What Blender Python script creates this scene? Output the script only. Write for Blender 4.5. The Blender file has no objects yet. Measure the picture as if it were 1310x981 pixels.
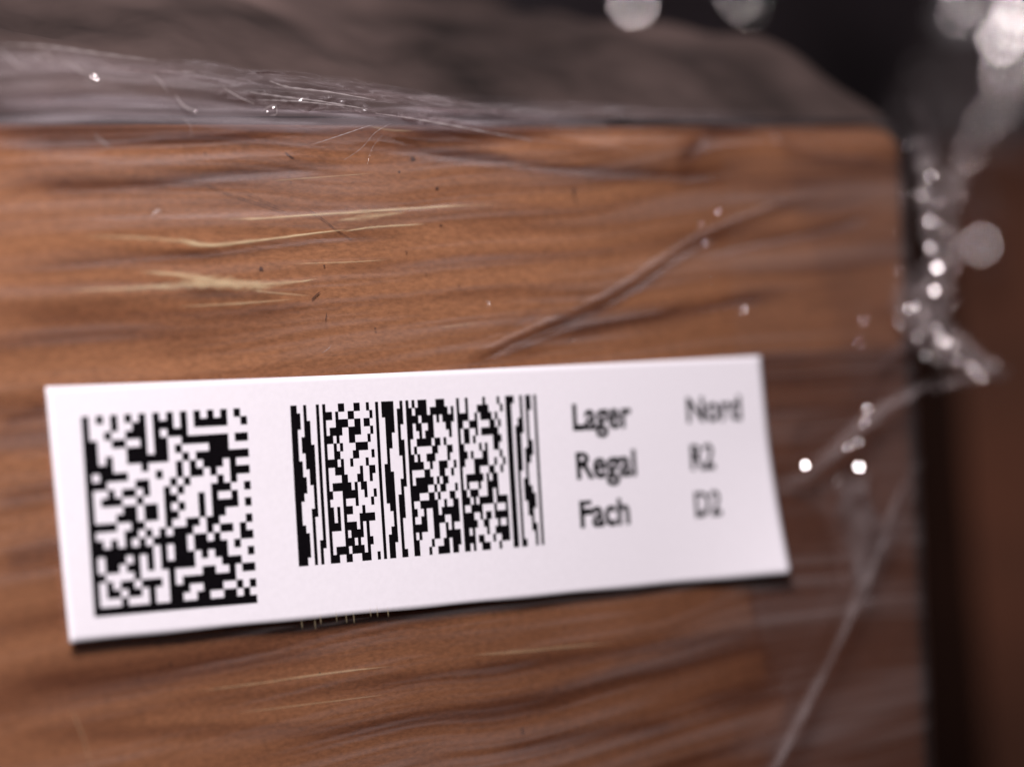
import bpy, math, random
import numpy as np
from mathutils import Vector, Matrix

# ------------------------------------------------------------------ camera
# pose solved from the square matrix code and the 82 x 40 module stacked code on the label.
S = 0.0008                       # metres per code module
ZC = 0.270                       # height of the label's code above the floor
F_PX, CX, CY = 3500.0, 655.0, 490.5
RC = np.array([[0.7555456, 0.06543036, -0.6518203],
               [-0.03023579, 0.9974222, 0.06507495],
               [0.65439792, -0.02945879, 0.7555763]])
TC = np.array([-51.51816377, 3.89997525, 326.31260754])
CAMP = -RC.T @ TC                # camera in label-plane units (x right, y down, z into the box)

def W(x, into, up):              # plane units -> world metres
    return (x * S, into * S, ZC + up * S)

def ray_at(px, py, into):        # point in units (x, into, up) where a photo pixel meets the plane  y = into
    d = RC.T @ np.array([(px - CX) / F_PX, (py - CY) / F_PX, 1.0])
    t = (into - CAMP[2]) / d[2]
    p = CAMP + t * d
    return np.array([p[0], into, -p[1]])

sc = bpy.context.scene
col = sc.collection
cam_d = bpy.data.cameras.new('camera')
cam = bpy.data.objects.new('camera', cam_d); col.objects.link(cam)
def wv(v): return Vector((v[0], v[2], -v[1]))
rx, dn, fw = wv(RC[0]), wv(RC[1]), wv(RC[2])
m = Matrix((rx, -dn, -fw)).transposed().to_4x4()
m.translation = Vector(W(CAMP[0], CAMP[2], -CAMP[1]))
cam.matrix_world = m
cam_d.sensor_width = 36.0
cam_d.lens = F_PX / 1310 * 36.0
cam_d.clip_start, cam_d.clip_end = 0.01, 50
cam_d.dof.use_dof = True
cam_d.dof.focus_distance = 352.5 * S
cam_d.dof.aperture_fstop = cam_d.lens / (12.5 * S * 1000)
sc.camera = cam
CAMW = np.array(m.translation)

# ------------------------------------------------------------------ light
world = bpy.data.worlds.new('World'); sc.world = world; world.use_nodes = True
world.node_tree.nodes['Background'].inputs[0].default_value = (0.5, 0.42, 0.46, 1)
world.node_tree.nodes['Background'].inputs[1].default_value = 0.045

def area(name, loc, target, size, power, color):
    l = bpy.data.lights.new(name, 'AREA'); l.shape = 'DISK'; l.size = size; l.energy = power; l.color = color
    o = bpy.data.objects.new(name, l); col.objects.link(o); o.location = loc
    o.rotation_euler = (Vector(target) - Vector(loc)).to_track_quat('-Z', 'Y').to_euler()
    return o
KEY = np.array([-0.19, -0.25, 0.50])
area('key_lamp', KEY, (0.035, 0, 0.265), 0.13, 2.95, (1.0, 0.955, 0.975))
area('fill_lamp', (0.55, -0.55, 0.75), (0.06, 0, 0.27), 0.35, 0.42, (1.0, 0.91, 0.95))  # added fill with no known source, puts sheen on the film

sc.view_settings.view_transform = 'Standard'
sc.view_settings.look = 'None'
sc.view_settings.exposure = 0.0
sc.view_settings.gamma = 1.0
sc.render.engine = 'CYCLES'
sc.cycles.use_denoising = True
sc.cycles.max_bounces = 10
sc.cycles.transparent_max_bounces = 24
sc.cycles.sample_clamp_indirect = 6

rng = np.random.default_rng(7)

# ------------------------------------------------------------------ helpers
def mesh_obj(name, verts, faces, mat, parent=None, smooth=True):
    me = bpy.data.meshes.new(name)
    me.from_pydata([tuple(v) for v in verts], [], faces)
    if smooth: me.polygons.foreach_set('use_smooth', [True] * len(me.polygons))
    me.update()
    o = bpy.data.objects.new(name, me); col.objects.link(o)
    if mat: me.materials.append(mat)
    if parent: o.parent = parent; o.matrix_parent_inverse = parent.matrix_world.inverted()
    return o

def thing(name, loc, label, cat, group=None):
    o = bpy.data.objects.new(name, None); col.objects.link(o)
    o.location = loc; o.empty_display_size = 0.02
    o.matrix_world = Matrix.Translation(loc)
    o['label'] = label; o['category'] = cat
    if group: o['group'] = group
    return o

def grid_faces(nu, nv):          # index = j*nu + i
    i, j = np.meshgrid(np.arange(nu - 1), np.arange(nv - 1))
    a = (j * nu + i).ravel()
    return np.stack([a, a + 1, a + nu + 1, a + nu], 1).tolist()

NT = {}
def vnoise(x, y, seed):          # smooth value noise, roughly -1..1
    n = 256
    if seed not in NT: NT[seed] = np.random.default_rng(seed).uniform(-1, 1, (n, n))
    t = NT[seed]
    xi, yi = np.floor(x).astype(int), np.floor(y).astype(int)
    fx, fy = x - xi, y - yi
    fx, fy = fx * fx * fx * (fx * (fx * 6 - 15) + 10), fy * fy * fy * (fy * (fy * 6 - 15) + 10)
    g = lambda a, b: t[a % n, b % n]
    return (g(xi, yi) * (1 - fx) * (1 - fy) + g(xi + 1, yi) * fx * (1 - fy)
            + g(xi, yi + 1) * (1 - fx) * fy + g(xi + 1, yi + 1) * fx * fy)

def fbm(x, y, seed, octs=4, gain=0.5):
    s, a = 0, 1
    for k in range(octs):
        s = s + a * vnoise(x * 2 ** k, y * 2 ** k, seed + 11 * k); a *= gain
    return s

def polydist(X, Z, pts):         # distance to a polyline, and position along it 0..1
    pts = np.array(pts, float)
    L = np.r_[0, np.cumsum(np.hypot(*np.diff(pts, axis=0).T))]
    best = np.full(X.shape, 1e9); along = np.zeros(X.shape); side = np.zeros(X.shape)
    for k in range(len(pts) - 1):
        a, b = pts[k], pts[k + 1]; d = b - a; l2 = d @ d
        t = np.clip(((X - a[0]) * d[0] + (Z - a[1]) * d[1]) / l2, 0, 1)
        ex, ez = X - a[0] - t * d[0], Z - a[1] - t * d[1]
        dist = np.hypot(ex, ez); m_ = dist < best
        best = np.where(m_, dist, best)
        along = np.where(m_, (L[k] + t * math.sqrt(l2)) / L[-1], along)
        side = np.where(m_, np.sign(d[0] * ez - d[1] * ex), side)
    return best, along, side

def smooth_path(P, n):           # Catmull-Rom through the rows of P
    P = np.array(P, float); Q = np.vstack([2 * P[0] - P[1], P, 2 * P[-1] - P[-2]])
    out = []
    for s in np.linspace(0, len(P) - 1 - 1e-9, n):
        k = int(s); t = s - k; a, b, c, d = Q[k:k + 4]
        out.append(0.5 * ((2 * b) + (c - a) * t + (2 * a - 5 * b + 4 * c - d) * t * t + (3 * b - a - 3 * c + d) * t ** 3))
    return np.array(out)

def nodes(name):
    mt = bpy.data.materials.new(name); mt.use_nodes = True
    nt = mt.node_tree
    for n in list(nt.nodes): nt.nodes.remove(n)
    out = nt.nodes.new('ShaderNodeOutputMaterial')
    def N(t, **kw):
        n = nt.nodes.new('ShaderNode' + t)
        for k, v in kw.items():
            if k.startswith('i_'): n.inputs[k[2:].replace('_', ' ')].default_value = v
            else: setattr(n, k, v)
        return n
    def Lk(a, ao, b, bi): nt.links.new(a.outputs[ao], b.inputs[bi])
    return mt, N, Lk, out

# ------------------------------------------------------------------ materials
def cardboard(name, c1, c2, c3):
    mt, N, L, out = nodes(name)
    tc = N('TexCoord')
    mp = N('Mapping'); mp.inputs['Scale'].default_value = (1, 1, 1.6); L(tc, 'Object', mp, 0)
    big = N('TexNoise'); big.inputs['Scale'].default_value = 28; big.inputs['Detail'].default_value = 6; L(mp, 0, big, 'Vector')
    fib = N('TexNoise'); fib.inputs['Scale'].default_value = 2000; fib.inputs['Detail'].default_value = 5; fib.inputs['Roughness'].default_value = 0.7
    mp2 = N('Mapping'); mp2.inputs['Scale'].default_value = (0.55, 1, 1.5); L(tc, 'Object', mp2, 0); L(mp2, 0, fib, 'Vector')
    spk = N('TexVoronoi'); spk.inputs['Scale'].default_value = 560; L(tc, 'Object', spk, 'Vector')
    r1 = N('ValToRGB'); r1.color_ramp.elements[0].position = .34; r1.color_ramp.elements[1].position = .68
    r1.color_ramp.elements[0].color = (*c1, 1); r1.color_ramp.elements[1].color = (*c2, 1); L(big, 0, r1, 0)
    r2 = N('ValToRGB'); r2.color_ramp.elements[0].position = .30; r2.color_ramp.elements[1].position = .72
    r2.color_ramp.elements[0].color = (.66, .63, .61, 1); r2.color_ramp.elements[1].color = (1.22, 1.20, 1.17, 1); L(fib, 0, r2, 0)
    mul = N('MixRGB', blend_type='MULTIPLY'); mul.inputs[0].default_value = 1; L(r1, 0, mul, 1); L(r2, 0, mul, 2)
    # scattered dark shives and pale fibres
    cc = N('SeparateColor'); L(spk, 'Color', cc, 0)
    sel = N('Math', operation='GREATER_THAN'); sel.inputs[1].default_value = .955; L(cc, 0, sel, 0)
    near = N('Math', operation='LESS_THAN'); near.inputs[1].default_value = .085; L(spk, 'Distance', near, 0)
    sp = N('Math', operation='MULTIPLY'); L(sel, 0, sp, 0); L(near, 0, sp, 1)
    mx = N('MixRGB'); L(sp, 0, mx, 0); L(mul, 0, mx, 1); mx.inputs[2].default_value = (*c3, 1)
    sel2 = N('Math', operation='GREATER_THAN'); sel2.inputs[1].default_value = .965; L(cc, 1, sel2, 0)
    sp2 = N('Math', operation='MULTIPLY'); L(sel2, 0, sp2, 0); L(near, 0, sp2, 1)
    mx2 = N('MixRGB'); L(sp2, 0, mx2, 0); L(mx, 0, mx2, 1); mx2.inputs[2].default_value = (.55, .42, .28, 1)
    b = N('BsdfPrincipled'); b.inputs['Roughness'].default_value = .75; b.inputs['Specular IOR Level'].default_value = .25
    bp = N('Bump'); bp.inputs['Strength'].default_value = .25; bp.inputs['Distance'].default_value = .0001; L(fib, 0, bp, 'Height'); L(bp, 0, b, 'Normal')
    L(mx2, 0, b, 'Base Color'); L(b, 0, out, 0)
    return mt

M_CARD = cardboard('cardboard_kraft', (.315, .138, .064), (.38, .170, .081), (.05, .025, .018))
M_CARD_SHADE = cardboard('cardboard_neighbour_shade', (.065, .021, .0095), (.10, .031, .014), (.05, .025, .018))  # box behind: its shade is put into a darker base colour

def film(name, tint, haze_col, haze_base, haze_gain, gloss, rough, dens_gain=1.0, attr=True, edge=False, bump=0.0, bscale=600, gcol=(1, .96, .98)):
    """clear stretch film: see-through, Fresnel gloss, milky where it is stretched or lies in several layers"""
    mt, N, L, out = nodes(name)
    tc = N('TexCoord')
    tr = N('BsdfTransparent'); gl = N('BsdfGlossy'); df = N('BsdfDiffuse'); tl = N('BsdfTranslucent')
    gl.inputs['Roughness'].default_value = rough; gl.inputs['Color'].default_value = (*gcol, 1)
    df.inputs['Color'].default_value = (*haze_col, 1); tl.inputs['Color'].default_value = (*haze_col, 1)
    if attr:
        at = N('Attribute', attribute_name='dens'); hz = N('Attribute', attribute_name='haze')
        mixc = N('MixRGB'); mixc.inputs[1].default_value = (.98, .97, .97, 1); mixc.inputs[2].default_value = (*tint, 1)
        mg = N('Math', operation='MULTIPLY', use_clamp=True); mg.inputs[1].default_value = dens_gain
        L(at, 'Fac', mg, 0); L(mg, 0, mixc, 0); L(mixc, 0, tr, 'Color')
        hf = N('Math', operation='MULTIPLY_ADD', use_clamp=True); hf.inputs[1].default_value = haze_gain; hf.inputs[2].default_value = haze_base
        L(hz, 'Fac', hf, 0)
    else:
        tr.inputs['Color'].default_value = (*tint, 1)
        nz = N('TexNoise'); nz.inputs['Scale'].default_value = 120; nz.inputs['Detail'].default_value = 5; L(tc, 'Object', nz, 'Vector')
        hf = N('Math', operation='MULTIPLY_ADD', use_clamp=True); hf.inputs[1].default_value = haze_gain; hf.inputs[2].default_value = haze_base
        L(nz, 0, hf, 0)
    # two-sided Schlick reflectance, so that light passes the thin sheet alike from both sides
    geo = N('NewGeometry'); dt = N('VectorMath', operation='DOT_PRODUCT'); L(geo, 'Incoming', dt, 0); L(geo, 'Normal', dt, 1)
    ab = N('Math', operation='ABSOLUTE'); L(dt, 'Value', ab, 0)
    om = N('Math', operation='SUBTRACT'); om.inputs[0].default_value = 1; L(ab, 0, om, 1)
    pw = N('Math', operation='POWER'); pw.inputs[1].default_value = 5; L(om, 0, pw, 0)
    fr = N('Math', operation='MULTIPLY_ADD'); fr.inputs[1].default_value = .5; fr.inputs[2].default_value = .045; L(pw, 0, fr, 0)
    fm = N('Math', operation='MULTIPLY', use_clamp=True); fm.inputs[1].default_value = gloss; L(fr, 0, fm, 0)
    if edge:                     # torn film thins out to nothing at its borders
        ea = N('Attribute', attribute_name='edge'); e1 = N('Math', operation='MULTIPLY'); L(fm, 0, e1, 0); L(ea, 'Fac', e1, 1); fm = e1
        e2 = N('Math', operation='MULTIPLY'); L(hf, 0, e2, 0); L(ea, 'Fac', e2, 1); hf = e2
        wt = N('MixRGB'); wt.inputs[1].default_value = (1, 1, 1, 1); wt.inputs[2].default_value = (*tint, 1); L(ea, 'Fac', wt, 0); L(wt, 0, tr, 'Color')
    hm = N('MixShader'); hm.inputs[0].default_value = .35; L(df, 0, hm, 1); L(tl, 0, hm, 2)
    body = N('MixShader'); L(hf, 0, body, 0); L(tr, 0, body, 1); L(hm, 0, body, 2)
    fin = N('MixShader'); L(fm, 0, fin, 0); L(body, 0, fin, 1); L(gl, 0, fin, 2)
    if bump:
        nb = N('TexNoise'); nb.inputs['Scale'].default_value = bscale; nb.inputs['Detail'].default_value = 4
        mp = N('Mapping'); mp.inputs['Scale'].default_value = (.25, 1, 1.6); L(tc, 'Object', mp, 0); L(mp, 0, nb, 'Vector')
        bp = N('Bump'); bp.inputs['Strength'].default_value = bump; bp.inputs['Distance'].default_value = .0002
        L(nb, 0, bp, 'Height'); L(bp, 0, gl, 'Normal'); L(bp, 0, dt, 1)
    L(fin, 0, out, 0)
    return mt

M_FILM = film('stretch_film', (.47, .40, .39), (.62, .54, .55), .012, .25, 1.5, .22, bump=.2, gcol=(1, .92, .91))
M_GATHER = film('stretch_film_gathered', (.78, .73, .73), (.62, .53, .53), .02, .34, 2.4, .16, attr=False, edge=True, bump=.5, bscale=700, gcol=(1, .88, .87))
M_LIP = film('stretch_film_layered', (.70, .62, .61), (.50, .41, .42), .03, .34, 1.8, .22, attr=False, edge=True, bump=.5, bscale=900)
M_GATHER2 = film('stretch_film_loose', (.85, .80, .78), (.40, .29, .28), .02, .20, 1.1, .25, attr=False, edge=True, bump=.4, bscale=200)
M_GLINT = film('stretch_film_glint', (.8, .78, .78), (.7, .66, .68), .10, .10, 6.0, .09, attr=False, gcol=(1, .90, .89))

def plain(name, c, rough, spec=.5, noise=0.0, nscale=60, bump=0):
    mt, N, L, out = nodes(name)
    b = N('BsdfPrincipled'); b.inputs['Roughness'].default_value = rough; b.inputs['Specular IOR Level'].default_value = spec
    b.inputs['Base Color'].default_value = (*c, 1)
    if noise or bump:
        tc = N('TexCoord'); nz = N('TexNoise'); nz.inputs['Scale'].default_value = nscale; nz.inputs['Detail'].default_value = 6; L(tc, 'Object', nz, 'Vector')
        if noise:
            r = N('ValToRGB'); r.color_ramp.elements[0].position = .3; r.color_ramp.elements[1].position = .7
            r.color_ramp.elements[0].color = (*[x * (1 - noise) for x in c], 1); r.color_ramp.elements[1].color = (*[min(1, x * (1 + noise)) for x in c], 1)
            L(nz, 0, r, 0); L(r, 0, b, 'Base Color')
        if bump:
            bp = N('Bump'); bp.inputs['Strength'].default_value = bump; bp.inputs['Distance'].default_value = .0002; L(nz, 0, bp, 'Height'); L(bp, 0, b, 'Normal')
    L(b, 0, out, 0)
    return mt

M_PAPER = plain('label_paper', (.84, .78, .83), .6, .3, .02, 1800, .07)
M_INK = plain('toner_black', (.004, .003, .004), .8, .03, .25, 2500)
M_COVER = plain('grey_cover_sheet', (.074, .049, .044), .5, .5, .8, 32, .5)
M_DARK = plain('black_plastic', (.034, .025, .029), .38, .5, .7, 12, .4)
M_FLOOR = plain('concrete_floor', (.10, .095, .09), .8, .3, .3, 6, .2)

def streak_mat():
    mt, N, L, out = nodes('pale_streak_film')
    tc = N('TexCoord'); mp = N('Mapping'); mp.inputs['Scale'].default_value = (.25, 1, 2.2); L(tc, 'Object', mp, 0)
    nz = N('TexNoise'); nz.inputs['Scale'].default_value = 1100; nz.inputs['Detail'].default_value = 4; L(mp, 0, nz, 'Vector')
    at = N('Attribute', attribute_name='haze')
    f = N('Math', operation='MULTIPLY', use_clamp=True); L(nz, 0, f, 0); L(at, 'Fac', f, 1)
    tr = N('BsdfTransparent'); df = N('BsdfPrincipled'); df.inputs['Base Color'].default_value = (.70, .55, .34, 1); df.inputs['Roughness'].default_value = .35
    mx = N('MixShader'); L(f, 0, mx, 0); L(tr, 0, mx, 1); L(df, 0, mx, 2); L(mx, 0, out, 0)
    return mt
M_STREAK = streak_mat()

# ------------------------------------------------------------------ floor
fl = mesh_obj('floor', [(-3, -3, 0), (3, -3, 0), (3, 3, 0), (-3, 3, 0)], [(0, 1, 2, 3)], M_FLOOR); fl['kind'] = 'structure'

# ------------------------------------------------------------------ the carton
XL, XR = -150.0, 153.5           # left and right edges of the front, units
ZB = -ZC / S                     # floor
def ztop(x): return 35.8 + (x + 8) * 0.0285          # slightly crushed top edge, rising to the right
def xright(z): return 154.8 - np.maximum(0, (35 - z)) * 0.040

box = thing('cardboard_box', W(0, 90, ZB), 'brown cardboard box wrapped in clear film with white code label on its front', 'box')
nu, nv = 260, 170
us = np.linspace(XL, 1.0, nu) if False else np.r_[np.linspace(XL, -30, 20), np.linspace(-29, 154, nu - 20)]
RAD = 5.2
def front_panel():
    tt = np.linspace(0, 1, nv)
    x, t = np.meshgrid(us, tt)
    zt = ztop(x); z = ZB + (zt - ZB) * t ** .55
    xr = xright(z); x = XL + (x - XL) * (xr - XL) / (154 - XL)
    dx = np.maximum(0, x - (xr - RAD)); dz = np.maximum(0, z - (zt - RAD)); d = np.hypot(dx, dz)
    k = np.where(d > RAD, RAD / np.maximum(d, 1e-6), 1)
    x = x - dx * (1 - k); z = z - dz * (1 - k); d = np.minimum(d, RAD)
    y = RAD - np.sqrt(np.maximum(0, RAD * RAD - d * d))
    y = y + .28 * vnoise(x / 26, z / 22, 3) + .10 * vnoise(x / 7, z / 6, 4) + .45
    return np.stack([x * S, y * S, ZC + z * S], -1).reshape(-1, 3)
mesh_obj('front_panel', front_panel(), grid_faces(nu, nv), M_CARD, box)
M_MARK = plain('scuff_dark', (.105, .045, .028), .8, .2)
def scratch(pts, wid):           # thin dark scuffs on the board
    P = smooth_path([ray_at(a, b, -.03) for a, b in pts], 24); n = len(P)
    tg = np.gradient(P, axis=0); sd = np.stack([-tg[:, 2], 0 * tg[:, 0], tg[:, 0]], 1); sd /= np.linalg.norm(sd, axis=1)[:, None]
    t = np.linspace(0, 1, n); w_ = wid * np.minimum(1, np.minimum(t, 1 - t) * 5 + .1) * (1 + .5 * np.sin(t * 37 + wid * 90))
    vs = np.vstack([P - sd * w_[:, None] / 2, P + sd * w_[:, None] / 2])
    mesh_obj('scratch', [W(*p) for p in vs], grid_faces(n, 2), M_MARK, box)
for pts, wid in (([(255, 232), (290, 247), (330, 260), (372, 273)], .14), ([(385, 262), (410, 278), (432, 295), (455, 310)], .13), ([(300, 238), (340, 258), (362, 268)], .1),
                 ([(398, 384), (404, 378), (410, 373)], .3), ([(733, 246), (736, 254), (738, 263)], .35), ([(416, 411), (417, 406), (418, 400)], .2), ([(364, 194), (370, 199), (377, 203)], .25)):
    scratch(pts, wid * .6)
def spot(x_, y_, r):             # small irregular dirt spots
    c = ray_at(x_, y_, -.03); g = np.random.default_rng(int(x_)); vs = [W(*c)]
    for k in range(11):
        a = k / 11 * 2 * math.pi; q = r * g.uniform(.45, 1.15)
        vs.append(W(c[0] + q * math.cos(a) * 1.3, c[1], c[2] + q * math.sin(a)))
    mesh_obj('dirt_spot', vs, [(0, 1 + k, 1 + (k + 1) % 11) for k in range(11)], M_MARK, box)
for x_, y_, r in ((528, 203, .38), (559, 241, .22), (734, 244, .42), (334, 343, .3), (564, 288, .2), (520, 322, .16), (668, 932, .25), (697, 322, .16), (262, 196, .14), (612, 260, .12), (480, 420, .14), (545, 350, .1), (415, 340, .14), (372, 233, .12), (845, 258, .2)):
    spot(x_, y_, r)
DEP = 180.0
def quad_grid(p00, p10, p11, p01, n, amp, seed, bulge=(0, 0, 0)):
    p00, p10, p11, p01 = map(np.array, (p00, p10, p11, p01)); out = []
    nrm = np.cross(p10 - p00, p01 - p00); nrm = nrm / np.linalg.norm(nrm)
    for j in range(n):
        for i in range(n):
            u, v = i / (n - 1), j / (n - 1)
            p = p00 * (1 - u) * (1 - v) + p10 * u * (1 - v) + p11 * u * v + p01 * (1 - u) * v
            e = math.sin(math.pi * u) * math.sin(math.pi * v)
            p = p + nrm * amp * e * float(vnoise(np.array(u * 4.), np.array(v * 4.), seed)) + np.array(bulge) * e
            out.append(W(*p))
    return out
zr_t, zr_b = 36.0, ZB
mesh_obj('side_panel', quad_grid((xright(ZB) + .0, RAD, ZB), (xright(ZB), DEP, ZB), (xright(36.), DEP, 37.5), (xright(36.), RAD, 36.2), 14, .6, 5), grid_faces(14, 14), M_CARD, box)
mesh_obj('side_panel', quad_grid((XL, .5, ZB), (XL, DEP, ZB), (XL, DEP, ztop(XL)), (XL, .5, ztop(XL)), 10, .6, 6), grid_faces(10, 10), M_CARD, box)
mesh_obj('back_panel', quad_grid((XL, DEP, ZB), (xright(ZB), DEP, ZB), (xright(36.), DEP, ztop(150)), (XL, DEP, ztop(XL)), 10, .6, 7), grid_faces(10, 10), M_CARD, box)
for a, b, s_ in ((RAD - 1, DEP / 2 - 1, 8), (DEP / 2 + 1, DEP, 9)):
    mesh_obj('top_flap', quad_grid((XL, a, ztop(XL) - .3), (149, a, ztop(149) - .3), (149, b, ztop(149) - .3), (XL, b, ztop(XL) - .3), 14, .5, s_), grid_faces(14, 14), M_CARD, box)

# ------------------------------------------------------------------ film over the front
film_t = thing('stretch_film', W(0, 0, ZB), 'clear stretch film pulled tight and wrinkled around the labelled cardboard box', 'film')

def px(pts, into=0.0): return [tuple(ray_at(a, b, into)[[0, 2]]) for a, b in pts]
LABEL_OFF = -.80                 # label plane, units in front of the panel
LQ = [ray_at(a, b, LABEL_OFF) for a, b in ((58, 495), (974, 455), (1000, 733), (88, 822))]

fx = np.linspace(-70, 158.5, 700); fz0 = np.linspace(0, 1, 480)
X, T = np.meshgrid(fx, fz0)
Zt = ztop(X) + .2
Z = -105 + (Zt + 105) * T
Zw = Z - .045 * X + 2.2 * vnoise(X / 60, Z / 30, 21) + .8 * vnoise(X / 22, Z / 14, 22)
mask = np.clip(.55 + .9 * vnoise(X / 45, Zw / 9, 23), 0.05, 1.3)
def ridged(s, seed, stretch): return 1 - 2 * np.abs(vnoise(X / stretch, s, seed))
H = .09 * ridged(Zw / 5.5, 31, 70) * mask + .04 * ridged(Zw / 2.1, 32, 34) * mask + .026 * ridged(Zw / .7, 33, 22) * mask
H += .06 * vnoise(X / 80, Zw / 3.2, 34)
dens = np.clip(.27 * vnoise(X / 75, Zw / 3.4, 41) + .24 * vnoise(X / 40, Zw / 1.5, 42) + .24 * vnoise(X / 22, Zw / .6, 43) + .10, 0, 1)
haze = np.clip(.35 * vnoise(X / 60, Zw / 4.2, 51) + .25 * vnoise(X / 30, Zw / 1.1, 52) + .32 * vnoise(X / 20, Zw / .4, 53) + .05, 0, 1)
CREASES = [  # pixels, width, height, density, haze
    ([(440, 186), (540, 194), (640, 206), (720, 214), (800, 219), (890, 222), (960, 208)], 1.1, -.45, .95, 0),
    ([(480, 175), (560, 190), (660, 203)], .7, -.3, .7, 0),
    ([(430, 146), (520, 156), (620, 170), (720, 186), (830, 200)], .7, .6, .5, .35),
    ([(0, 185), (150, 181), (260, 174), (360, 168)], .8, -.4, .75, 0),
    ([(0, 232), (120, 236), (220, 231), (320, 219), (440, 214)], 1.2, -.45, .85, 0),
    ([(0, 212), (160, 214), (300, 206), (430, 205)], 1.1, .4, .1, .5),
    ([(0, 343), (120, 333), (250, 322), (400, 304), (520, 296)], .8, -.3, .6, 0),
    ([(0, 415), (200, 402), (400, 388)], 1.4, -.25, .4, 0),
    ([(0, 290), (150, 288), (300, 282), (480, 276), (640, 262)], 1.0, .35, 0, .55),
    ([(556, 475), (620, 448), (690, 418), (740, 396), (800, 362), (850, 328), (900, 300), (980, 268), (1060, 245)], .6, .45, .9, .15),
    ([(575, 475), (640, 446), (700, 420), (760, 394), (810, 368), (870, 325), (940, 290)], .6, -.45, 1.1, 0),
    ([(620, 470), (680, 440), (740, 420), (800, 408), (850, 398), (880, 385)], .6, .5, .7, .15),
    ([(690, 425), (760, 415), (840, 402), (900, 392), (1010, 370)], 1.4, -.4, .7, .1),
    ([(540, 445), (620, 430), (680, 400), (700, 370)], .6, -.2, .4, 0),
    ([(860, 215), (890, 185), (930, 162), (990, 150)], 1.6, -.5, .7, 0),
    ([(985, 160), (1010, 190), (1080, 205), (1130, 205)], .9, .5, .5, .3),
    ([(870, 330), (960, 312), (1060, 290), (1130, 268)], .9, -.4, .6, 0),
    ([(960, 250), (1040, 262), (1120, 250)], 1.0, -.3, .5, .1),
    ([(0, 870), (150, 862), (300, 842), (440, 832)], 1.0, -.3, .45, 0),
    ([(0, 905), (200, 868), (440, 826), (640, 806), (880, 775)], .6, .25, .1, .35),
    ([(200, 905), (440, 872), (640, 852), (860, 820), (1000, 805)], .9, -.35, .55, 0),
    ([(0, 945), (240, 930), (450, 928), (600, 905), (760, 870)], .9, -.35, .55, 0),
    ([(620, 960), (760, 935), (880, 920)], 1.2, -.3, .45, 0),
    ([(0, 540), (60, 520)], 1.2, -.3, .6, 0), ([(0, 640), (80, 610)], 1.0, -.3, .4, 0), ([(0, 715), (90, 690)], 1.6, -.4, .5, .2),
    ([(1000, 620), (1060, 590), (1110, 540), (1180, 500)], 1.8, .9, .6, .3),
    ([(1010, 560), (1080, 545), (1150, 500)], 2.2, -.6, .7, 0),
    ([(955, 740), (975, 820), (990, 890)], 1.0, -.3, .5, .1),
    ([(1095, 776), (1130, 768), (1190, 766)], .7, .7, 0, .55),
    ([(1085, 620), (1105, 680), (1090, 760)], 2.6, .7, .15, .55),
    ([(1040, 620), (1065, 690), (1075, 760)], 1.4, -.5, .5, .2),
    ([(1170, 600), (1135, 690), (1105, 760)], 1.0, -.5, .6, .2),
    ([(880, 900), (1000, 880), (1190, 850)], 1.4, -.3, .4, .1), ([(1010, 960), (1100, 945), (1190, 930)], 1.0, .3, 0, .25),
]
for pts, w, h, dn_, hz_ in CREASES:
    d, al, sd = polydist(X, Z, smooth_path(px(pts), 30))
    end = np.clip(np.minimum(al, 1 - al) * 6, 0, 1)
    jit = 1 + .35 * vnoise(X / 9, Z / 5, 61)
    w *= .8
    g = np.exp(-(d / (w * jit)) ** 2) * end
    h *= .7; hz_ *= .55
    H += h * g; dens = np.maximum(dens * (1 - .5 * g), dens + dn_ * g * .8); haze = haze + hz_ * g * (.75 + .5 * vnoise(X / 12, Zw / .7, 62))
# a doubled layer of film runs over the lower right of the box, its edge falling from the label corner
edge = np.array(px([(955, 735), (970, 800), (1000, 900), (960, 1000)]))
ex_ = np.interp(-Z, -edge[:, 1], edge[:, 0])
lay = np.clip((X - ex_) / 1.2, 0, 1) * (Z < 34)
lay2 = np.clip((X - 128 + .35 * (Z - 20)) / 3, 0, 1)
dens = dens + .42 * lay * (Z < 5) + .12 * lay2 + .42 * np.clip((X - 10) / 130, 0, 1) * np.clip((34 - Z) / 70, 0, 1) + .30 * np.clip((6 - Z) / 50, 0, 1) + .22 * np.clip((X - 85) / 50, 0, 1); haze = haze + .10 * lay + .05 * lay2  # density also rises smoothly towards the right and the bottom
web = np.array(px([(1000, 625), (1105, 525), (1190, 485), (1190, 590), (1105, 780), (1060, 660)]))
web_ = np.zeros(X.shape)
for k in range(len(web)):
    a_, b_ = web[k], web[(k + 1) % len(web)]
    cr = ((a_[1] > Z) != (b_[1] > Z)) & (X < (b_[0] - a_[0]) * (Z - a_[1]) / (b_[1] - a_[1] + 1e-9) + a_[0])
    web_ = np.where(cr, 1 - web_, web_)
haze = haze + web_ * (.12 + .15 * vnoise(X / 7, Z / 12, 63)); dens = dens + .15 * web_
topb = np.clip((Z - (Zt - 2.2)) / 1.2, 0, 1)
haze = haze + .5 * topb * (X < 90); dens = dens + .1 * topb
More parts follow.
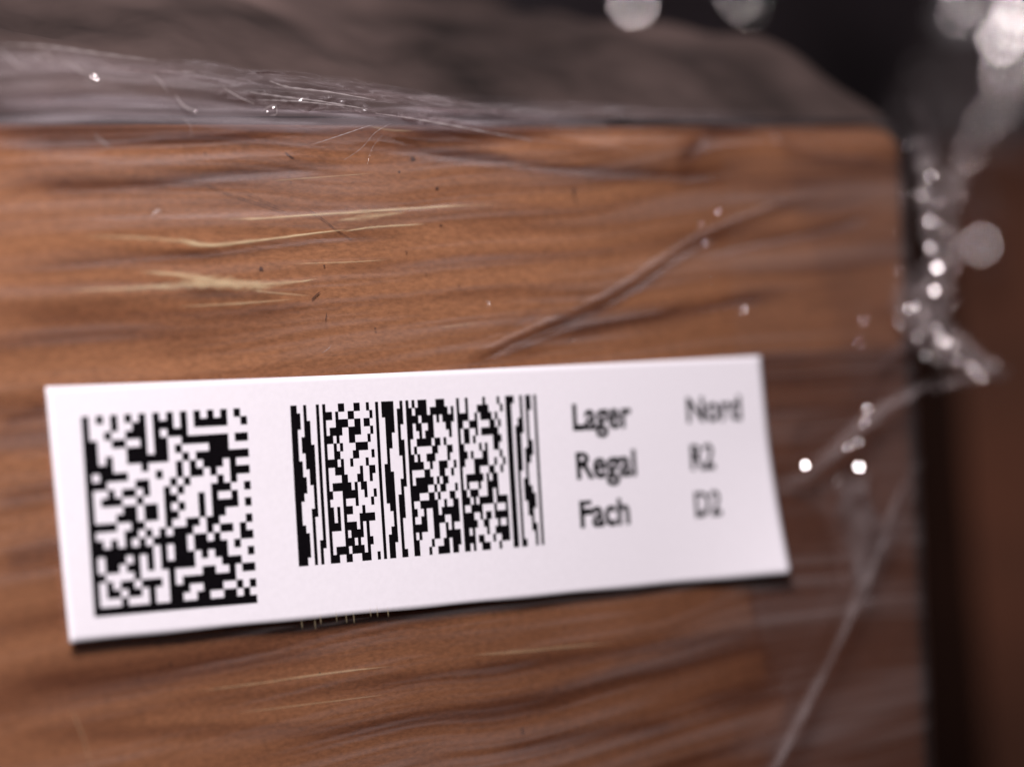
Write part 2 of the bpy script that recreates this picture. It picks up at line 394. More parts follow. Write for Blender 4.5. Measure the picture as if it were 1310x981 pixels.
# it lies flat under the label
LQa = np.array([q[[0, 2]] for q in LQ])
def inside(Xa, Za, quad, soft):
    o = np.full(Xa.shape, 1.0)
    for k in range(4):
        a, b = quad[k], quad[(k + 1) % 4]; e = (b - a) / np.linalg.norm(b - a)
        dd = -(e[0] * (Za - a[1]) - e[1] * (Xa - a[0])); o = np.minimum(o, np.clip(dd / soft + .5, 0, 1))
    return o
ins = inside(X, Z, LQa, 2.0)
H = H * (1 - .55 * np.clip((8 - Z) / 14, 0, 1) * np.clip((112 - X) / 8, 0, 1))      # pulled tighter below the label
H = H * (1 - .75 * ins)
H = .42 + np.clip(H, -.30, 2.2)
H = np.where(ins > .02, np.minimum(H, .50), H)
# wraps the rounded right and top edges
XRr = xright(Z) + .9
dx = np.maximum(0, X - (XRr - RAD)); dz = np.maximum(0, Z - (Zt - RAD + .6)); d = np.hypot(dx, dz)
dcl = np.minimum(d, RAD)
Y = RAD - np.sqrt(np.maximum(0, RAD ** 2 - dcl ** 2)) - H + np.maximum(0, d - RAD) * 2.0
Xo = np.where(d > RAD, np.minimum(X, XRr + .1), X)
fv = np.stack([Xo * S, Y * S, ZC + Z * S], -1).reshape(-1, 3)
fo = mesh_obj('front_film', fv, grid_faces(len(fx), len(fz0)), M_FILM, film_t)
def attr(o, name, arr):
    a = o.data.attributes.new(name, 'FLOAT', 'POINT'); a.data.foreach_set('value', np.asarray(arr, np.float32).ravel())
edge_f = 1 - .85 * np.clip((X - (XRr - RAD)) / RAD, 0, 1)       # one thin layer round the corner
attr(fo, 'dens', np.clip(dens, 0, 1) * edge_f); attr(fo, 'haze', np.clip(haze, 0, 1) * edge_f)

# ------------------------------------------------------------------ crumpled strips of film
def strip(name, path, widths, wdir, mat, n=120, m_=14, amp=.6, seed=1, fold=0.0, freq=.35, parent=None):
    """a ruffled ribbon along path (units, x/into/up); wdir = direction of its width; fold lifts its middle towards the camera"""
    P = smooth_path(path, n); wd = np.array(wdir, float)
    if wd.ndim == 1: wd = np.repeat(wd[None], n, 0)
    else: wd = smooth_path(wd, n)
    wd /= np.linalg.norm(wd, axis=1)[:, None]
    tg = np.gradient(P, axis=0); tg /= np.linalg.norm(tg, axis=1)[:, None]
    nr = np.cross(tg, wd); nr /= np.linalg.norm(nr, axis=1)[:, None]
    if nr[:, 1].mean() > 0: nr = -nr
    L = np.r_[0, np.cumsum(np.linalg.norm(np.diff(P, axis=0), axis=1))]
    wid = np.interp(np.linspace(0, 1, n), np.linspace(0, 1, len(widths)), widths)
    vs = np.zeros((m_, n, 3))
    for j in range(m_):
        c = j / (m_ - 1) * 2 - 1
        a = L * freq; b = np.full(n, (c + 1) * 2.2)
        disp = amp * (fbm(a, b, seed, 3, .6) + .5 * (1 - 2 * np.abs(vnoise(a * 1.7, b * 1.3, seed + 5))))
        lat = .25 * wid * vnoise(a * .8, b * .5 + 9, seed + 8)
        vs[j] = P + wd * (c * wid * .5 + lat)[:, None] + nr * (disp + fold * (1 - c * c))[:, None]
    o = mesh_obj(name, [W(*p) for p in vs.reshape(-1, 3)], grid_faces(n, m_), mat, parent or film_t)
    cc = np.linspace(-1, 1, m_)[:, None]; aa = np.linspace(0, 1, n)[None, :]
    e = np.clip((1 - np.abs(cc)) * 2.2, 0, 1) * np.clip(np.minimum(aa, 1 - aa) * 8, 0, 1)
    e = e * np.clip(.75 + .6 * vnoise(np.repeat(L[None], m_, 0) * freq * 1.6, np.repeat(cc, n, 1) * 3 + 20, seed + 3), .15, 1)
    a_ = o.data.attributes.new('edge', 'FLOAT', 'POINT'); a_.data.foreach_set('value', e.astype(np.float32).ravel())
    return o

def R_(pxl, into): return ray_at(pxl[0], pxl[1], into)
# lip of slack film that stands along the top edge of the box, sinking towards the right
strip('film_lip', [R_((-60, 108), -1.6), R_((0, 109), -1.5), R_((150, 115), -1.3), R_((300, 124), -1.2), R_((440, 133), -1.0), R_((560, 143), -.6), R_((720, 152), .3), R_((900, 154), .6), R_((1140, 158), 2.0)],
      [9.0, 8.8, 7.6, 6.4, 5.2, 4.4, 3.8, 3.4, 3], (0, .12, 1), M_LIP, n=420, m_=26, amp=.3, seed=71, freq=.05)
strip('film_lip', [R_((-60, 72), .6), R_((60, 78), .6), R_((170, 90), .4), R_((300, 98), .0), R_((440, 108), -.6), R_((600, 138), -1.4), R_((760, 172), -1.9)],
      [4, 3.8, 3.6, 3.2, 3.0, 2.4, 1.2], (0, .5, 1), M_LIP, n=360, m_=16, amp=.35, seed=75, freq=.14)
strip('film_lip', [R_((260, 118), -1.6), R_((340, 128), -1.8), R_((430, 134), -1.8), R_((520, 147), -2.0), R_((640, 166), -2.0)],
      [1, 2.0, 2.2, 1.8, .6], (0, .2, 1), M_LIP, n=200, m_=10, amp=.4, seed=79, freq=.5)
M_BAND = film('stretch_film_doubled', (.75, .70, .72), (.55, .46, .49), .20, .36, 1.5, .24, attr=False, edge=True, bump=.4, bscale=900)
strip('film_lip', [R_((-60, 136), -1.9), R_((100, 138), -1.9), R_((240, 142), -1.8), R_((360, 146), -1.8), R_((480, 150), -1.7), R_((620, 154), -1.4), R_((800, 157), -.6)],
      [6.0, 5.8, 5.0, 4.2, 3.2, 2.4, 1.6], (0, .1, 1), M_BAND, n=300, m_=14, amp=.14, seed=77, freq=.05)
# loose rope fold running down the right of the face
strip('film_fold', [R_((1172, 590), -1.5), R_((1140, 660), -2), R_((1105, 745), -2.4), R_((1075, 815), -2.6), R_((1040, 885), -2.6), R_((1005, 950), -2.4), R_((975, 1010), -2.2)],
      [4.0, 3.8, 3.2, 3.0, 3.2, 3.4, 3.6], (1, -.2, .4), M_GATHER, n=160, m_=12, amp=.25, seed=83, fold=1.6, freq=.15)
strip('film_fold', [R_((1090, 600), -1.5), R_((1098, 650), -2.2), R_((1102, 700), -2.2), R_((1095, 760), -2)],
      [4, 8, 6, 2], (1, -.1, .1), M_GATHER, n=80, m_=10, amp=.4, seed=85, fold=1.0, freq=.25)
strip('film_fold', [R_((1000, 612), -1.5), R_((1040, 602), -2), R_((1075, 570), -2.5), R_((1110, 535), -2.6), R_((1160, 500), -2.5), R_((1210, 482), -3)],
      [.8, 1.6, 2.4, 2.2, 2.0, 1.8], (.3, -.2, 1), M_GATHER, n=120, m_=12, amp=.5, seed=87, fold=1.2, freq=.3)
# gathered bunch at the corner with its tail
for k, (pts, wids, into, sd) in enumerate([
    ([(1165, 165), (1185, 220), (1190, 280), (1196, 340), (1195, 400), (1180, 440)], [3, 5, 5, 5, 6, 4], -1.5, 101),
    ([(1235, 170), (1222, 230), (1208, 290), (1200, 350), (1190, 400), (1165, 430)], [5, 5, 5, 6, 7, 5], 1.0, 107),
    ([(1140, 380), (1165, 405), (1190, 425), (1220, 450), (1255, 470), (1285, 478)], [3, 6, 7, 6, 4, 2], -3.0, 113),
    ([(1150, 350), (1170, 390), (1195, 430), (1230, 458), (1270, 470)], [5, 7, 6, 4, 1.5], -1.0, 119),
    ([(1190, 495), (1220, 485), (1250, 480), (1280, 470)], [2, 2.4, 2.4, 1.5], -2.5, 127),
]):
    strip('gathered_film', [R_(p, into + .6 * math.sin(i * 2.1 + k)) for i, p in enumerate(pts)], wids, (1, -.3, .25 if k < 2 else 1), M_GATHER, n=220, m_=26, amp=.8, seed=sd, fold=.8, freq=.9)

# thin web of film between the box corner and the bunch
strip('film_web', [R_((1172, 120), 4), R_((1186, 190), 3), R_((1192, 260), 2), R_((1188, 330), 1), R_((1176, 390), 0), R_((1160, 440), -1)], [7, 9, 9, 9, 9, 6], (1, .35, .1), M_LIP, n=160, m_=22, amp=.45, seed=131, freq=.22)
strip('film_web', [R_((1120, 470), -1.6), R_((1150, 445), -2), R_((1180, 420), -2.4), R_((1215, 400), -1)], [3, 6, 6, 3], (.6, -.2, 1), M_LIP, n=90, m_=16, amp=.45, seed=137, freq=.3)
# ------------------------------------------------------------------ pale yellow streaks on the film
def streak(pts, wids, seed, alpha=1.0, off=-1.1):
    P = smooth_path([ray_at(a, b, off) for a, b in pts], 70)
    wid = np.interp(np.linspace(0, 1, 70), np.linspace(0, 1, len(wids)), wids); vs = []; al = []
    for j in range(7):
        c = j / 6 * 2 - 1
        for i in range(70):
            edge_ = 1 + .35 * float(vnoise(np.array(i * .35), np.array(c * 3.), seed))
            p = P[i] + np.array([0, -.15 * (1 - c * c), c * wid[i] * .5 * edge_])
            vs.append(W(*p)); t = i / 69
            al.append(.62 * alpha * (1 - abs(c)) ** 1.1 * min(1, 6 * t, 6 * (1 - t)) * 1.6)
    o = mesh_obj('film_streak', vs, grid_faces(70, 7), M_STREAK, film_t); attr(o, 'haze', al)
streak([(100, 303), (180, 305), (230, 309), (262, 315)], [.5, .7, .8, .5], 1, .55)
streak([(225, 305), (262, 314), (330, 308), (400, 299), (445, 294)], [1.4, .8, .5, .45, .3], 2, 1.3)
streak([(80, 372), (150, 370), (220, 366), (280, 365)], [.4, .6, 1.2, 1.0], 3, .8)
streak([(175, 348), (220, 351), (270, 359), (320, 366), (350, 369)], [.4, .9, 1.9, 1.6, .6], 4, .95)
streak([(220, 360), (270, 363), (330, 364), (380, 361), (406, 357)], [.8, 1.8, 1.3, .5, .3], 5, .8)
streak([(320, 372), (350, 375), (398, 379)], [.4, .5, .3], 6, .5)
streak([(225, 393), (300, 389), (378, 383)], [.3, .5, .3], 7, .6)
streak([(280, 281), (330, 280), (390, 276), (470, 271), (560, 265), (640, 262)], [.3, .45, .5, .7, .4, .2], 8, 1.0)
streak([(430, 283), (470, 278), (520, 272)], [.6, 1.2, .4], 9, .6)
streak([(435, 297), (480, 291), (545, 287)], [.3, .5, .3], 10, 1.0)
streak([(370, 338), (440, 336), (495, 333)], [.2, .4, .2], 11, .6)
streak([(470, 162), (500, 167), (530, 168)], [.3, .5, .2], 12, .8)
streak([(345, 232), (400, 228), (480, 222)], [.2, .35, .2], 13, .5)
streak([(250, 884), (330, 874), (420, 861), (500, 852)], [.2, .4, .5, .3], 14, .55)
streak([(300, 912), (400, 900), (495, 888)], [.2, .35, .2], 15, .4)
streak([(600, 838), (660, 834), (720, 828), (790, 822)], [.3, .8, .6, .3], 16, .35)
streak([(90, 905), (105, 940), (118, 985)], [.6, 1.2, 1.0], 17, .35)
streak([(560, 420), (590, 416), (610, 414)], [.2, .3, .2], 18, .4)
for k in range(9):               # short pale ticks below the label
    x0 = 385 + k * 14 + 4 * math.sin(k * 2.3); y0 = 799 - k * 2.0 + 3 * math.sin(k * 1.7)
    a = ray_at(x0, y0 - 10, -1.1); b = ray_at(x0 + 1.5, y0 + 5 + 4 * math.sin(k * 3.1), -1.1)
    P = np.linspace(a, b, 8); vs = [W(*(q + np.array([s * .13, -.05, 0]))) for s in (-1, 1) for q in P]
    o = mesh_obj('film_streak', vs, grid_faces(8, 2), M_STREAK, film_t); attr(o, 'haze', [.05, .1, .18, .25, .28, .25, .15, .05] * 2)

M_STRAND = film('stretch_film_strand', (.9, .87, .87), (.72, .62, .60), .25, .45, 4.0, .2, attr=False)
def strand(pts, wid, into):
    P = smooth_path([ray_at(a, b, into) for a, b in pts], 40); vs = []
    for c in (-1, 0, 1):
        for i, p in enumerate(P):
            t = i / 39; w_ = wid * (.35 + .65 * math.sin(math.pi * t)) * (1 + .4 * math.sin(i * 1.3 + pts[0][0]))
            vs.append(W(*(p + np.array([.25 * c * w_, -.25 * w_ * (1 - c * c), c * w_ * .5]))))
    mesh_obj('film_strand', vs, grid_faces(40, 3), M_STRAND, film_t)
for pts, wid, into in (
    ([(-5, 62), (10, 72), (22, 84), (38, 86)], .16, -2.2), ([(45, 82), (47, 70), (53, 70), (57, 82)], .12, -2.2), ([(55, 65), (62, 70), (66, 84)], .16, -2.0), ([(78, 80), (92, 84), (105, 92), (122, 97)], .16, -2.4),
    ([(0, 57), (60, 60), (120, 68), (200, 78)], .22, .4), ([(130, 82), (150, 88), (190, 92), (250, 92)], .2, -1), ([(195, 95), (205, 104), (214, 118)], .14, -2.4), ([(225, 122), (234, 135), (250, 143)], .3, -2.6),
    ([(285, 112), (305, 124), (325, 133)], .16, -2.6), ([(320, 118), (360, 124), (410, 130), (470, 140)], .2, -2.5), ([(330, 128), (380, 130), (440, 136)], .16, -2.5), ([(345, 104), (370, 112), (420, 118), (480, 128)], .2, -2.2),
    ([(334, 144), (342, 138), (352, 136), (354, 146), (346, 148)], .2, -2.8), ([(232, 150), (243, 160), (245, 176)], .12, -2.2), ([(120, 172), (132, 182), (142, 188)], .2, -2.0), ([(440, 205), (462, 190), (480, 170), (500, 158)], .12, -2.2),
    ([(400, 185), (440, 172), (475, 160)], .14, -2.2), ([(470, 210), (476, 190), (490, 172)], .1, -2.2), ([(480, 145), (540, 154), (600, 165), (680, 180)], .18, -2.6), ([(412, 452), (420, 446), (424, 441)], .14, -2.0), ([(622, 385), (626, 388), (624, 392)], .2, -2.0), ([(195, 275), (200, 270), (206, 270)], .3, -2)):
    strand(pts, wid, into)
# ------------------------------------------------------------------ bright crinkles: small domed film facets, added and aimed to mirror the lamp
def crinkle(p, size, parent, curve=.08, squash=1.0):
    c = np.array(W(*p)); v = CAMW - c; v /= np.linalg.norm(v); l = KEY - c; l /= np.linalg.norm(l)
    h = v + l; h /= np.linalg.norm(h)
    t = np.cross(h, (0, 0, 1)); t /= np.linalg.norm(t); b = np.cross(h, t)
    r = size * S * .5; rings, seg = 4, 10
    vs = [c + h * r * curve * .5]
    for k in range(1, rings + 1):
        q = k / rings
        for s in range(seg):
            a = 2 * math.pi * s / seg; wob = 1 + .18 * math.sin(3 * a + p[0] * 5)
            vs.append(c + (t * math.cos(a) + b * math.sin(a) * squash) * r * q * wob + h * r * curve * .5 * (1 - q * q))
    fs = [(0, 1 + s, 1 + (s + 1) % seg) for s in range(seg)]
    for k in range(rings - 1):
        o0, o1 = 1 + k * seg, 1 + (k + 1) * seg
        fs += [(o0 + s, o1 + s, o1 + (s + 1) % seg, o0 + (s + 1) % seg) for s in range(seg)]
    return mesh_obj('film_crinkle', vs, fs, M_GLINT, parent)
for (x_, y_, into, size) in [
    (1030, 595, -4, .62), (1099, 597, -4, .70), (1110, 523, -4, .30), (1106, 541, -4, .18), (1084, 572, -4, .20), (1098, 565, -4, .24),
    (1199, 343, -5, .62), (1195, 372, -5, .46), (1189, 284, -4, .30), (1190, 318, -4, .32), (1191, 226, -3, .28), (1163, 395, -5, .26), (1170, 390, -5, .22),
    (1209, 437, -5, .34), (1174, 431, -5, .22), (1199, 420, -5, .22), (1244, 471, -5, .30), (1223, 460, -4, .20), (1265, 473, -4, .16), (1256, 483, -4, .22), (1222, 343, 2, .25),
    (919, 270, -2.5, .15), (902, 312, -2.5, .13), (953, 395, -3, .15), (950, 400, -3, .10), (912, 358, -2.5, .07), (896, 287, -2.5, .08), (734, 435, -2.2, .05), (626, 388, -2.2, .05),
    (1105, 410, -3, .14), (1100, 440, -3, .10), (1150, 345, -3, .12), (1212, 300, 0, .20), (1238, 215, 4, .24), (1180, 250, -3, .16), (1205, 260, 1, .2), (1226, 250, 3, .2), (1185, 455, -3, .2), (1150, 415, -4, .16),
    *[(1192 + 26 * n1 + 70 * max(0, b - .78) / .22, 175 + 305 * b, -4.5, .04 + .12 * c ** 3) for n1, b, c in zip(np.random.default_rng(6).normal(0, .8, 26), np.random.default_rng(8).uniform(0, 1, 26) ** .8, np.random.default_rng(9).uniform(0, 1, 26))],
    (350, 138, -3.2, .10), (342, 143, -3.2, .07), (123, 100, -3.4, .17), (119, 98, -3.4, .12), (250, 143, -3.2, .07),
]:
    crinkle(ray_at(x_, y_, into), size, film_t)

# ------------------------------------------------------------------ the paper label
lab = thing('paper_label', W(55, LABEL_OFF, -27), 'white paper label with matrix code, stacked barcode and storage place words', 'label')
LQ3 = [np.array(q) for q in LQ]
def lab_uv(u, v):                # u right, v down -> plane x, up
    a, b, c, d_ = LQ3
    p = a * (1 - u) * (1 - v) + b * u * (1 - v) + c * u * v + d_ * (1 - u) * v
    return p[0], p[2]
x_l, x_r = LQ3[0][0], LQ3[1][0]
def lab_lift(x, up):             # units in front of LABEL_OFF plane
    u = (x - x_l) / (x_r - x_l); v = (LQ3[0][2] - up) / 31.0
    z = .15 * math.sin(u * 5.2 + .6) + .08 * math.sin(u * 11 + v * 2) + .03
    z += .45 * max(0, v - .45) * math.exp(-((u - .52) / .3) ** 2)          # lower edge stands off the film
    z += 1.7 * max(0, (u - .80) / .2) ** 2 * max(0, (v - .35) / .65) ** 1.5   # lower right corner curls outwards
    z += .5 * max(0, (.06 - u) / .06) * max(0, v - .7)
    return z
nlu, nlv = 150, 44; vs = []
for back in (0, 1):
    for j in range(nlv):
        for i in range(nlu):
            u, v = i / (nlu - 1), j / (nlv - 1)
            x, up = lab_uv(u, v)
            up += .22 * math.sin(math.pi * u) * (1 - v) * -0.6 + .05 * math.sin(u * 40) * (v == 1)
            vs.append(W(x, LABEL_OFF - lab_lift(x, up) + back * .07, up))
fs = grid_faces(nlu, nlv); nn = nlu * nlv
fs = [tuple(reversed(f)) for f in fs] + [tuple(k + nn for k in f) for f in grid_faces(nlu, nlv)]
rim = [i for i in range(nlu)] + [j * nlu + nlu - 1 for j in range(1, nlv)] + [(nlv - 1) * nlu + i for i in range(nlu - 2, -1, -1)] + [j * nlu for j in range(nlv - 2, 0, -1)]
fs += [(rim[k], rim[(k + 1) % len(rim)], rim[(k + 1) % len(rim)] + nn, rim[k] + nn) for k in range(len(rim))]
sheet = mesh_obj('paper_sheet', vs, fs, M_PAPER, lab)
for k in range(len(rim)): sheet.data.polygons[len(sheet.data.polygons) - 1 - k].use_smooth = False    # crisp cut edge

def on_label(x, up, extra=.07): return W(x, LABEL_OFF - lab_lift(x, up) - extra, up)
def quad_map(pixq):
    q = [ray_at(a, b, LABEL_OFF) for a, b in pixq]
    def f(u, v):
        p = q[0] * (1 - u) * (1 - v) + q[1] * u * (1 - v) + q[2] * u * v + q[3] * (1 - u) * v
        return on_label(p[0], p[2])
    return f
def bits_mesh(name, rows, pixq):
    f = quad_map(pixq); nr, nc = len(rows), len(rows[0]); vid = {}; vs = []; fs = []
    def V(i, j):
        if (i, j) not in vid: vid[i, j] = len(vs); vs.append(f(i / nc, j / nr))
        return vid[i, j]
    for j in range(nr):
        for i in range(nc):
            if rows[j][i]: fs.append((V(i, j + 1), V(i + 1, j + 1), V(i + 1, j), V(i, j)))
    return mesh_obj(name, vs, fs, M_INK, lab, smooth=False)

MATRIX = ['0 2 4 6 8 10 12 14 16 18 20 22', '0 4 7 8 10 11 12 14 16 17 18 19 20 23', '0 3 6 7 8 10 12 13 14',
    '0 1 4 5 8 10 11 14 15 16 17 18 19 20 22 23', '0 1 6 7 8 10 11 13 18 19 20', '0 1 3 6 7 8 9 10 11 14 16 17 18 19 20 21 22 23',
    '0 1 2 3 8 13 15 17 18 19 21', '0 2 3 4 5 10 13 15 16 18 21 22 23', '0 1 2 7 8 12 14 19 21', '0 3 5 6 8 11 13 18 19 20 23',
    '0 2 3 4 7 11 12 16 18 21', '0 5 6 8 9 11 13 16 18 19 20 21 23', '0 4 5 6 8 9 11 12 16 18 19', '0 1 2 3 6 7 11 14 15 17 18 23',
    '0 5 6 8 10 12 13 14 17 19 20 22', '0 1 3 5 7 9 10 11 12 13 15 16 18 22 23', '0 1 2 3 4 5 6 7 8 10 12 13 15 16 17 18 19 21',
    '0 2 3 4 6 8 10 12 13 14 16 18 19 23', '0 2 3 5 6 8 10 11 12 13 14 19 20 21', '0 1 6 11 16 17 20 22 23',
    '0 2 4 5 7 8 9 11 13 14 15 16 17 18 19 20', '0 2 3 5 6 8 11 12 13 16 17 18 21 23', '0 4 8 11 12 15 16 19 20 22',
    ' '.join(map(str, range(24)))]
rows = []
for r in MATRIX:
    on = set(map(int, r.split())); rows.append([1 if c in on else 0 for c in range(24)])
bits_mesh('matrix_code', rows, ((102.2, 533), (313.5, 521.6), (327.9, 770.4), (119, 788.6)))

STACK = '''221311 14232212 114211 11113334 12151412 321121
311311 31132511 114121 21416111 12134411 231121
312211 13422122 123121 41411141 42114113 231112
222211 11424311 123112 21222422 22342112 222112
213211 31132412 122212 22113512 11221163 213112
214111 12111443 122221 12512114 11211632 212212
223111 12242411 121321 11152322 25111223 212221
313111 41121413 121411 21123413 31132412 212131
322111 12351221 112411 52123211 23521211 212122
412111 14232212 113311 14232212 14232212 212113
421111 11611124 113221 11611124 11611124 211213
331111 23521211 113212 62112311 11131244 211123
241111 14131412 113122 33211322 21332114 211132
232111 21113315 122122 12621221 31115141 211141
231211 21111452 131122 22122161 12441311 211231
321211 41411114 131113 12224231 42112151 211222
411211 14114114 122113 52221113 52231211 211312
411121 14311223 113113 11142251 21141251 211321
411112 11414114 112213 24132131 41231231 211411
321112 32233211 112222 23124122 21123314 212311'''.split('\n')
rows = []
for r in STACK:
    bits = []
    for grp in r.split():
        for k, c in enumerate(grp): bits += [1 - k % 2] * int(c)
    bits.append(1); assert len(bits) == 82, len(bits); rows.append(bits)
bits_mesh('stacked_barcode', rows, ((369.9, 519), (685.2, 504.5), (695.3, 696.2), (381, 724)))

def word(txt, lt, lb, rb):       # pixels: top-left of the first capital, its baseline, baseline at the right end
    cu = bpy.data.curves.new('txt', 'FONT'); cu.body = txt; cu.resolution_u = 4; cu.offset = 0.027
    to = bpy.data.objects.new('txt', cu); col.objects.link(to)
    bpy.context.view_layer.update()
    me = bpy.data.meshes.new_from_object(to.evaluated_get(bpy.context.evaluated_depsgraph_get()))
    bpy.data.objects.remove(to)
    co = np.array([v.co[:] for v in me.vertices]); faces = [tuple(p.vertices) for p in me.polygons]
    bpy.data.meshes.remove(me)
    x0, x1 = co[:, 0].min(), co[:, 0].max(); cap = CAP
    y_ = co[:, 1]; co[:, 1] = np.where(y_ < 0, y_, np.interp(y_, [0, .44, .69, 1.0], [0, .495, .69, 1.0]))   # a face with tall lower case
    A, B, C_ = (ray_at(*p, LABEL_OFF) for p in (lb, rb, lt))
    ex = (B - A) / (x1 - x0); ey = (C_ - A) / cap
    vs = []
    for c in co:
        p = A + ex * (c[0] - x0) + ey * c[1]; vs.append(on_label(p[0], p[2]))
    return mesh_obj('printed_word', vs, faces, M_INK, lab, smooth=False)
CAP = 0.69
for args in (('Lager', (731.3, 517.5), (733, 549.5), (808.5, 545.5)), ('Regal', (735.8, 579.5), (738, 612), (815, 607)),
             ('Fach', (740.5, 641.5), (742.3, 674), (806.5, 669)), ('Nord', (878, 509), (880, 539.5), (949.5, 536)),
             ('R2', (883, 569.5), (885, 600.5), (915.5, 598.5)), ('D2', (888, 630), (890, 660.5), (923, 657.5))):
    word(*args)

# ------------------------------------------------------------------ grey cover sheet bulging over the load behind the top edge
cov = thing('cover_sheet', W(0, 4, 36), 'dark grey plastic sheet bulging over the top of the labelled box', 'plastic sheet')
ncx, ncy = 110, 60; vs = []
for j in range(ncy):
    t = j / (ncy - 1)
    for i in range(ncx):
        s = i / (ncx - 1)
        x = -60 + (152 + 60) * s
        into = 3.0 + t * 150
        up0 = ztop(x) + .5
        k_ = min(1, max(0, (s - .45) / .5)); k_ = k_ * k_ * (3 - 2 * k_)
        rise = (1 - k_) * t ** .8 * 64 + k_ * float(np.interp(t * 150, [0, 3, 9, 18, 30, 42, 75, 150], [0, 4.5, 11, 14.5, 18, 22, 29.5, 45])) * (.55 + .45 * min(1, (1 - s) / .05))
        up = up0 + rise + (2.8 * float(vnoise(np.array(x / 16), np.array(into / 18), 91)) + .9 * float(vnoise(np.array(x / 5), np.array(into / 9), 92))) * min(1, t * 8)
        vs.append((x, into, up))
mesh_obj('sheet_top', [W(*p) for p in vs], grid_faces(ncx, ncy), M_COVER, cov)
top = np.array(vs).reshape(ncy, ncx, 3)
def skirt(line, name):
    a = [W(*p) for p in line]; b = [W(p[0], p[1], max(34.0, min(p[2], ztop(p[0]) + .2))) for p in line]
    mesh_obj(name, a + b, grid_faces(len(a), 2), M_COVER, cov)
skirt(top[:, -1], 'sheet_side'); skirt(top[-1], 'sheet_back')

# ------------------------------------------------------------------ things standing behind
def far_pt(x_, y_, depth):       # photo pixel at a distance along the view axis, in units
    d_ = RC.T @ np.array([(x_ - CX) / F_PX, (y_ - CY) / F_PX, 1.0])
    p = CAMP + d_ * depth
    return np.array([p[0], p[2], -p[1]])
NB = far_pt(1208, 190, 700)
nb_into = NB[1]; nb_top = NB[2]
CA, SA = math.cos(math.radians(42)), math.sin(math.radians(42))
def nbp(l, d, up): return (NB[0] + l * CA + d * SA, NB[1] - l * SA + d * CA, up)
nb = thing('cardboard_box', W(*nbp(140, 110, ZB)), 'brown cardboard box coloured dark for the shade behind the labelled box', 'box')
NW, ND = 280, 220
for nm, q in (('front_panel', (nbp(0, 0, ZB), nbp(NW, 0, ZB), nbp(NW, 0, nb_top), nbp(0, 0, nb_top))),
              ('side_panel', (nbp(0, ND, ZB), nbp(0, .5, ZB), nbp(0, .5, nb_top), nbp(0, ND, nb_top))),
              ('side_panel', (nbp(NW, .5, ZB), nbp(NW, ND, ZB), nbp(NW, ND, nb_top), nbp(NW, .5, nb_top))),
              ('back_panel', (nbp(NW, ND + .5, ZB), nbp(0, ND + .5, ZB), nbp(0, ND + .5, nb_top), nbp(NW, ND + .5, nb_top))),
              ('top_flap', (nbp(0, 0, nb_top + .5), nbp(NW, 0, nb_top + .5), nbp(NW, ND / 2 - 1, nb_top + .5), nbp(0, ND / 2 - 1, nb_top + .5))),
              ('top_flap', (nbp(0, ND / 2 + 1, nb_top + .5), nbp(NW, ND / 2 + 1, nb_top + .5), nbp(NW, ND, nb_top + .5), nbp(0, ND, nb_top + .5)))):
    mesh_obj(nm, quad_grid(*q, 20, 1.5, 15), grid_faces(20, 20), M_CARD_SHADE, nb)
nf = thing('stretch_film', W(NB[0], nb_into - 6, nb_top), 'crumpled clear film bunched along the top of the shaded brown box', 'film')
for k, (pts, wids, dep) in enumerate([
    ([(1150, 120), (1200, 110), (1260, 130), (1330, 150)], [14, 22, 24, 20], 690),
    ([(1130, 150), (1190, 170), (1250, 175), (1330, 190)], [14, 18, 18, 16], 680),
    ([(1215, 170), (1235, 230), (1250, 290), (1262, 350)], [8, 10, 8, 3], 676)]):
    strip('gathered_film', [far_pt(a, b, dep) for a, b in pts], wids, (.1, -.4, 1) if k < 2 else (1, -.2, 0), M_GATHER2, n=90, m_=18, amp=3.0, seed=140 + k * 7, fold=2, freq=.14, parent=nf)
crinkle(far_pt(1255, 313, 668), 1.6, nf); crinkle(far_pt(1240, 195, 668), .7, nf); crinkle(far_pt(1258, 162, 668), .7, nf)

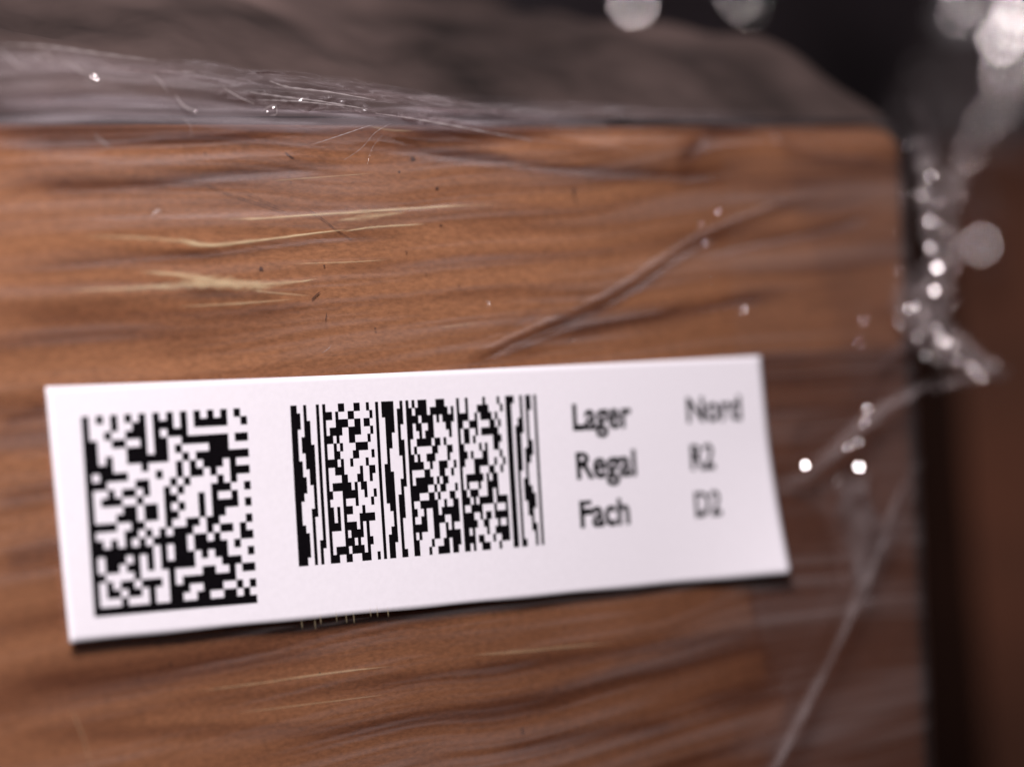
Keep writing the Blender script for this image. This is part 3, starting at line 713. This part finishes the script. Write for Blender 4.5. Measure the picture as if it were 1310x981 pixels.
bk = far_pt(1180, 120, 980)
bun = thing('wrapped_bundle', W(bk[0], bk[1] + 60, ZB), 'black film wrapped bundle standing in the dark behind both boxes', 'bundle')
def crumpled_box(cx_, cy_, hx, hy, z0, z1, n, amp, seed):
    vs = []; fs = []
    per = []
    for k in range(4):
        for i in range(n):
            t = i / n * 2 - 1
            per.append([(t, -1), (1, t), (-t, 1), (-1, -t)][k])
    m_ = n
    for j in range(m_):
        v = j / (m_ - 1)
        for a, (p, q) in enumerate(per):
            l = (abs(p) ** 6 + abs(q) ** 6) ** (1 / 6.)
            shr = 1 - .10 * max(0, v - .85) / .15
            dd = 1 + amp * float(vnoise(np.array(a * .22), np.array(v * 9), seed)) + amp * .5 * float(vnoise(np.array(a * .6), np.array(v * 22), seed + 1))
            vs.append((cx_ + p / l * hx * dd * shr, cy_ + q / l * hy * dd * shr, z0 + (z1 - z0) * v))
    pn = len(per)
    for j in range(m_ - 1):
        for a in range(pn): fs.append((j * pn + a, j * pn + (a + 1) % pn, (j + 1) * pn + (a + 1) % pn, (j + 1) * pn + a))
    vs.append((cx_, cy_, z1 + 4)); fs += [((m_ - 1) * pn + a, (m_ - 1) * pn + (a + 1) % pn, len(vs) - 1) for a in range(pn)]
    return [W(*p) for p in vs], fs
v_, f_ = crumpled_box(bk[0], bk[1] + 130, 330, 130, ZB, 190, 26, .04, 201)
mesh_obj('bundle_body', v_, f_, M_DARK, bun)
for k, (pts, wids) in enumerate([([(1200, -30), (1240, 20), (1280, 60), (1330, 80)], [30, 40, 40, 30]), ([(1270, -20), (1285, 60), (1290, 110), (1280, 150)], [14, 16, 16, 8])]):
    strip('gathered_film', [far_pt(a, b, 800) for a, b in pts], wids, (.6, -.3, .8), M_GATHER2, n=80, m_=16, amp=4.0, seed=170 + k * 9, fold=3, freq=.1, parent=bun)
for a, b, s_ in ((1283, 50, 4.4), (1300, 30, 4.0), (1303, 8, 4.0), (1284, 104, 2.0), (1290, 122, 1.4), (1240, 0, 2.4), (1228, 18, 1.6), (1285, 85, 2.2), (810, 4, 3.4), (812, 10, 1.5), (945, -4, 2.0), (958, 10, 1.0), (1275, 145, 1.2), (1262, 160, .9)):
    crinkle(far_pt(a, b, 790), s_, bun)
